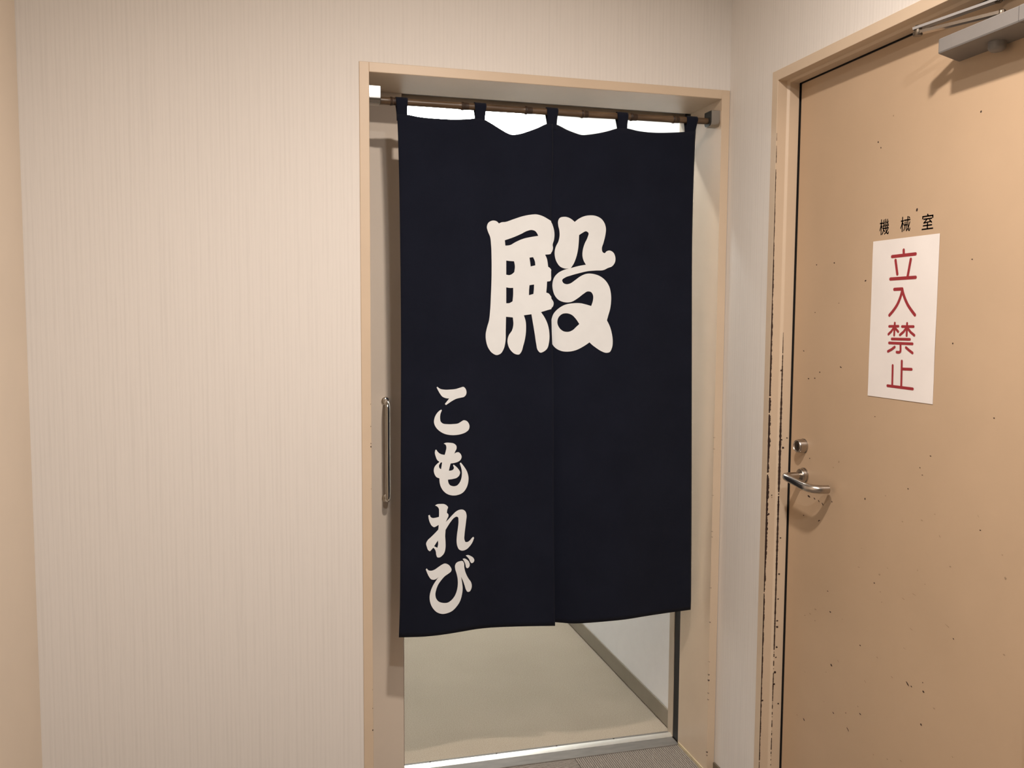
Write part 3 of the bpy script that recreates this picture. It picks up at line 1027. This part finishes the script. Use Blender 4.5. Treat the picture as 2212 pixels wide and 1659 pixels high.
# hanging loops folded over the pole
for (tl, tr, ty, bl, br_, by, right) in ((855.5, 881, 214, 857.5, 881, 250, 0), (1026, 1051, 226, 1027.5, 1048, 260, 0), (1182, 1206.5, 236, 1183.5, 1203, 270, 0), (1334.5, 1358, 246, 1336, 1356, 280, 1), (1484.5, 1508.5, 254, 1482, 1502.5, 286, 1)):
    a0, a1 = bp(tl, ty, 1, 0.017), bp(tr, ty, 1, 0.017)
    c0, c1 = on_cloth(bl, by, right), on_cloth(br_, by, right)
    rows = []
    ZP = rod_z(c0.x)
    R1 = RR + 0.0024
    path = []            # (t along width blend, y, z)
    for q in range(7):
        s = q / 6
        z = (c0.z - 0.012) * (1 - s) + ZP * s
        y0 = surf_y(c0.x, c0.z, right) + 0.0042
        e = max(0.0, (s - 0.34) / 0.66)
        path.append((s, y0 * (1 - e) + (RY - R1) * e, z))
    for q in range(1, 13):
        a = math.pi * q / 12
        path.append((1.0, RY - R1 * math.cos(a), ZP + R1 * math.sin(a)))
    for q in range(1, 7):
        s = q / 6
        path.append((1 - s, (RY + R1) * (1 - s) + (surf_y(c0.x, c0.z, right) + 0.0060) * s, ZP * (1 - s) + (c0.z - 0.010) * s))
    for s, y, z in path:
        e0_ = c0.x + (a0.x - c0.x) * s
        e1_ = c1.x + (a1.x - c1.x) * s
        pin = 0.0012 * math.sin(math.pi * s)
        rows.append([Vector((e0_ + pin + (e1_ - e0_ - 2 * pin) * i / 6, y + 0.0006 * math.sin(i / 6 * math.pi * 2 + s * 3), z)) - NO for i in range(7)])
    b = MB()
    b.grid(rows)
    o = b.build('hanging_loop', M['cloth'], noren, True)
    sm = o.modifiers.new('thickness', 'SOLIDIFY')
    sm.thickness = 0.0008
    sm.offset = 0

# ------------------------------------------------------------------ characters on the curtain
C = 'c'


def smooth(pts, per=5):
    """closed Catmull-Rom outline; points marked 'c' stay sharp corners"""
    n = len(pts)
    P = [Vector((p[0], p[1])) for p in pts]
    cor = [len(p) > 2 for p in pts]
    out = []
    for i in range(n):
        p1, p2 = P[i], P[(i + 1) % n]
        p0 = P[i - 1] if not cor[i] else p1 + (p1 - p2) * 0.6
        p3 = P[(i + 2) % n] if not cor[(i + 1) % n] else p2 + (p2 - p1) * 0.6
        d1 = max((p2 - p1).length, 1e-6)
        d0, d2 = max((p1 - p0).length, 1e-6), max((p3 - p2).length, 1e-6)
        # non-uniform tangents
        m1 = ((p1 - p0) / d0 * d1 + (p2 - p1) / d1 * d0) / (d0 + d1)
        m2 = ((p2 - p1) / d1 * d2 + (p3 - p2) / d2 * d1) / (d1 + d2)
        k = per if d1 > 12 else 2
        for q in range(k):
            t = q / k
            out.append((2 * t ** 3 - 3 * t ** 2 + 1) * p1 + (t ** 3 - 2 * t ** 2 + t) * m1 * d1 + (-2 * t ** 3 + 3 * t ** 2) * p2 + (t ** 3 - t ** 2) * m2 * d1)
    return out


def inside(pt, loops):
    c = False
    for lp in loops:
        j = len(lp) - 1
        for i in range(len(lp)):
            a, d_ = lp[i], lp[j]
            if (a.y > pt.y) != (d_.y > pt.y) and pt.x < (d_.x - a.x) * (pt.y - a.y) / (d_.y - a.y) + a.x:
                c = not c
            j = i
    return c


def character(crop, groups):
    """crop = (x, y, scale) of the traced view; groups = [(right panel?, [loops])]"""
    ox, oy, s = crop
    b = MB()
    for right, loops in groups:
        lp3 = []
        for lp in loops:
            o = [on_cloth(ox + p.x * s, oy + p.y * s, right) for p in smooth(lp)]
            lp3.append([Vector((p.x, p.z)) for p in o])
        verts, edges = [], []
        for lp in lp3:
            k0 = len(verts)
            verts += lp
            edges += [(k0 + i, k0 + (i + 1) % len(lp)) for i in range(len(lp))]
        x0 = min(v.x for v in verts); x1 = max(v.x for v in verts)
        z0 = min(v.y for v in verts); z1 = max(v.y for v in verts)
        if not right and x1 > EC(0.5 * (z0 + z1)) - 0.004:
            # follow the free edge of the left half so the print breaks cleanly over it
            for dx in (-0.0004, 0.0009):
                k0 = len(verts)
                nz = max(2, int((z1 - z0) / 0.006))
                verts += [Vector((EC(zz) + dx, zz)) for zz in (z0 - 0.002 + (z1 - z0 + 0.004) * q / nz for q in range(nz + 1))]
                edges += [(k0 + q, k0 + q + 1) for q in range(nz)]
        g = 0.012
        yy = z0 + g / 2
        while yy < z1:
            xx = x0 + g / 2
            while xx < x1:
                p = Vector((xx, yy))
                if inside(p, lp3):
                    verts.append(p)
                xx += g
            yy += g
        r = delaunay_2d_cdt(verts, edges, [], 0, 1e-6)
        V = [b.bm.verts.new(Vector((p.x, surf_y(p.x, p.y, right or p.x > EC(p.y) + 0.0003) - 0.0016, p.y)) - NO) for p in r[0]]
        for f_ in r[2]:
            cen = sum((r[0][i] for i in f_), Vector((0, 0))) / len(f_)
            if inside(cen, lp3):
                b.bm.faces.new([V[i] for i in f_])
    loose = [v for v in b.bm.verts if not v.link_faces]
    bmesh.ops.delete(b.bm, geom=loose, context='VERTS')
    bmesh.ops.recalc_face_normals(b.bm, faces=b.bm.faces)
    return b.build('character', M['letter'], noren, True)


KT = (1020, 440, 340 / 1612.0)
ten_left = [
    [(272, 203, C), (300, 191), (335, 188), (420, 160), (520, 128), (600, 113), (655, 110), (720, 128), (775, 158), (812, 184), (836, 235), (849, 300), (845, 370), (832, 420), (836, 450), (825, 490), (805, 512), (745, 523, C), (762, 560), (772, 610), (776, 645, C), (800, 665), (812, 690), (808, 760), (800, 790), (765, 798, C),
     (762, 850), (757, 911, C), (782, 920), (802, 945), (825, 975), (845, 1010), (840, 1050), (815, 1075), (770, 1090), (703, 1110, C), (740, 1165), (773, 1240), (788, 1320), (785, 1420), (765, 1485), (735, 1512), (695, 1525), (670, 1500), (655, 1440), (640, 1340), (620, 1220), (605, 1132, C), (528, 1143, C), (545, 1200), (550, 1280), (540, 1380), (520, 1460), (500, 1520), (480, 1543), (440, 1540), (400, 1510), (370, 1460), (360, 1400), (375, 1345), (405, 1300), (420, 1240), (415, 1165, C), (345, 1158, C),
     (342, 1300), (338, 1420), (320, 1490), (290, 1535), (250, 1550), (205, 1530), (165, 1480), (142, 1410), (137, 1340), (150, 1270), (170, 1200), (182, 1100), (190, 950), (197, 750), (197, 560), (192, 420), (182, 340), (160, 285), (149, 240), (165, 195), (215, 173), (252, 183)],
    [(333, 375, C), (420, 345), (500, 310), (560, 280), (610, 270), (645, 282), (663, 305), (675, 330, C), (600, 342), (520, 360), (440, 395), (385, 425), (338, 430, C)],
    [(347, 583, C), (390, 588), (427, 590, C), (436, 640), (430, 700, C), (405, 722), (378, 732), (347, 727, C)],
    [(585, 553, C), (622, 548, C), (640, 590), (645, 632, C), (597, 643, C), (592, 600)],
    [(347, 857, C), (385, 863), (418, 862, C), (418, 930), (412, 1000, C), (380, 1018), (347, 1020, C)],
    [(585, 835, C), (632, 828, C), (630, 880), (625, 925, C), (580, 937, C), (581, 885)]]
ten_right = [
    [(1048, 187, C), (1090, 155), (1150, 128), (1210, 120), (1270, 128), (1320, 155), (1353, 200), (1367, 250), (1362, 320), (1343, 400), (1326, 465), (1335, 497), (1355, 507), (1372, 490), (1400, 480), (1440, 497), (1463, 545), (1460, 600), (1430, 642), (1385, 660), (1350, 678), (1260, 685), (1180, 692), (1100, 710), (1010, 735), (950, 757), (920, 782), (930, 810), (965, 825), (1000, 818), (1050, 785), (1110, 742), (1170, 718), (1240, 720), (1310, 745), (1365, 790), (1402, 850), (1418, 920), (1420, 1000), (1410, 1080), (1390, 1150), (1378, 1195, C),
     (1405, 1250), (1428, 1330), (1437, 1410), (1428, 1480), (1405, 1520), (1370, 1527), (1320, 1510), (1265, 1475), (1220, 1440), (1200, 1420, C), (1140, 1460), (1060, 1500), (980, 1515), (910, 1508), (855, 1480), (820, 1440), (808, 1390), (805, 1280), (810, 1190), (830, 1130), (880, 1075), (950, 1035), (1030, 1020), (1110, 1020), (1170, 1034), (1217, 1048, C), (1235, 990), (1236, 940), (1215, 905), (1180, 899), (1140, 922), (1080, 968), (1010, 1007), (950, 1010), (890, 990), (850, 950), (826, 890), (820, 820), (840, 752), (885, 705), (940, 678), (988, 664, C),
     (945, 664), (900, 645), (865, 600), (847, 550), (843, 490), (855, 440), (880, 390), (893, 330), (890, 270), (879, 220), (880, 172), (895, 147), (935, 135), (985, 143), (1020, 163)],
    [(1093, 322, C), (1130, 298), (1165, 283), (1189, 300), (1180, 345), (1150, 410), (1132, 470), (1128, 540), (1142, 590), (1163, 625, C), (1090, 638), (1008, 660, C), (1035, 620), (1060, 560), (1080, 480), (1089, 400)],
    [(870, 1215), (885, 1160), (920, 1130), (970, 1123), (1020, 1140), (1060, 1180), (1095, 1232, C), (1060, 1265), (1030, 1293), (985, 1312), (930, 1305), (890, 1270)]]
character(KT, [(False, ten_left), (True, ten_right)])

KA = (900, 820, 160 / 1021.0)
KB = (900, 1070, 160 / 1021.0)
ko = [[[(283, 98, C), (320, 125), (380, 138), (460, 137), (540, 128), (600, 110), (645, 100), (672, 125), (685, 165), (680, 205), (655, 235), (610, 248), (550, 262), (490, 292), (440, 325), (403, 350, C), (388, 335, C), (415, 300), (447, 260, C), (400, 255), (355, 235), (315, 185), (290, 140), (274, 108, C)]],
      [[(337, 412, C), (346, 422, C), (328, 470), (322, 530), (332, 580), (362, 605), (420, 613), (500, 612), (570, 603), (610, 580), (645, 560), (685, 568), (715, 600), (727, 640), (715, 690), (680, 722), (620, 748), (540, 763), (460, 763), (380, 745), (310, 705), (260, 650), (238, 590), (245, 530), (270, 475), (310, 430)]]]
mo = [[[(372, 880, C), (400, 870), (460, 870), (515, 882), (545, 910), (548, 950), (530, 990), (518, 1020, C), (545, 1003), (575, 1000), (605, 1025), (618, 1060), (610, 1095), (580, 1125), (530, 1145), (467, 1155, C), (455, 1200), (443, 1255, C), (480, 1250), (505, 1235), (512, 1210), (500, 1185, C), (508, 1170, C), (545, 1200), (580, 1240), (597, 1275), (588, 1315), (555, 1350), (500, 1368), (430, 1378, C),
        (437, 1420), (457, 1452), (500, 1468), (550, 1460), (590, 1420), (612, 1370), (622, 1310), (618, 1240), (605, 1190), (592, 1155, C), (607, 1140, C), (650, 1195), (690, 1260), (712, 1340), (708, 1420), (680, 1500), (630, 1560), (560, 1590), (490, 1595), (420, 1575), (365, 1530), (330, 1470), (315, 1410), (313, 1360, C), (275, 1345), (245, 1300), (235, 1250), (245, 1205), (275, 1165), (313, 1133, C), (285, 1110), (262, 1060), (250, 1000), (258, 966, C), (270, 965, C), (295, 1000), (330, 1025), (385, 1037, C), (400, 985), (408, 930), (400, 900)],
       [(330, 1142, C), (350, 1140, C), (342, 1190), (335, 1235, C), (315, 1220), (307, 1185)]]]
re_ = [[[(253, 138, C), (280, 122), (330, 117), (380, 120), (415, 140), (430, 160), (420, 200), (415, 238, C), (435, 260), (437, 285), (425, 310), (400, 367, C), (440, 325), (500, 260), (550, 215), (600, 195), (640, 197), (670, 220), (686, 270), (680, 350), (668, 450), (658, 540), (658, 610), (672, 640), (700, 640), (735, 615), (765, 580), (780, 570, C), (790, 585, C), (770, 640), (730, 700), (680, 745), (620, 760), (585, 745), (560, 700), (550, 640), (555, 540), (570, 430), (575, 340), (568, 300), (550, 292), (520, 305), (470, 360), (430, 420), (397, 475, C),
         (392, 560), (397, 650), (395, 730), (380, 790), (350, 830), (310, 855), (285, 852), (270, 820), (262, 770), (245, 735), (228, 720, C), (205, 745), (180, 768), (160, 755), (140, 710), (130, 660), (145, 625), (200, 570), (260, 510), (297, 470, C), (303, 405, C), (270, 425), (240, 437), (210, 420), (180, 370), (165, 320), (160, 275, C), (180, 268, C), (190, 295), (215, 310), (255, 308), (307, 295, C), (308, 230), (303, 180), (285, 155)],
        [(292, 620, C), (295, 670), (285, 722, C), (240, 700, C), (265, 660)]]]
bi = [[[(125, 1020, C), (137, 1005, C), (160, 1030), (200, 1037), (240, 1025), (300, 985), (350, 952), (385, 938), (430, 950), (465, 985), (480, 1025), (470, 1050), (440, 1075), (390, 1110), (340, 1165), (295, 1230), (268, 1300), (257, 1360), (268, 1420), (300, 1460), (360, 1480), (430, 1475), (480, 1440), (520, 1390), (550, 1320), (565, 1240), (565, 1160), (550, 1080), (530, 1010), (527, 970), (545, 930), (590, 907), (635, 905), (650, 930), (655, 990), (672, 1060), (710, 1140), (750, 1200), (758, 1240), (750, 1290), (725, 1325), (700, 1327), (680, 1300), (660, 1240), (635, 1170), (610, 1120, C),
        (625, 1200), (632, 1290), (622, 1370), (595, 1460), (550, 1530), (490, 1590), (420, 1622), (350, 1632), (280, 1610), (220, 1550), (185, 1470), (178, 1390), (195, 1310), (230, 1230), (300, 1125, C), (270, 1150), (235, 1162), (200, 1155), (170, 1120), (145, 1070)]],
      [[(632, 875, C), (650, 868), (690, 883), (720, 915), (730, 950), (722, 985), (695, 1002), (680, 990), (672, 955), (655, 910)]],
      [[(675, 828, C), (700, 820), (745, 835), (780, 860), (793, 890), (782, 920), (755, 932), (738, 915), (722, 880), (700, 850)]]]
for crop, parts in ((KA, ko), (KA, mo), (KB, re_), (KB, bi)):
    character(crop, [(False, loops) for loops in parts])
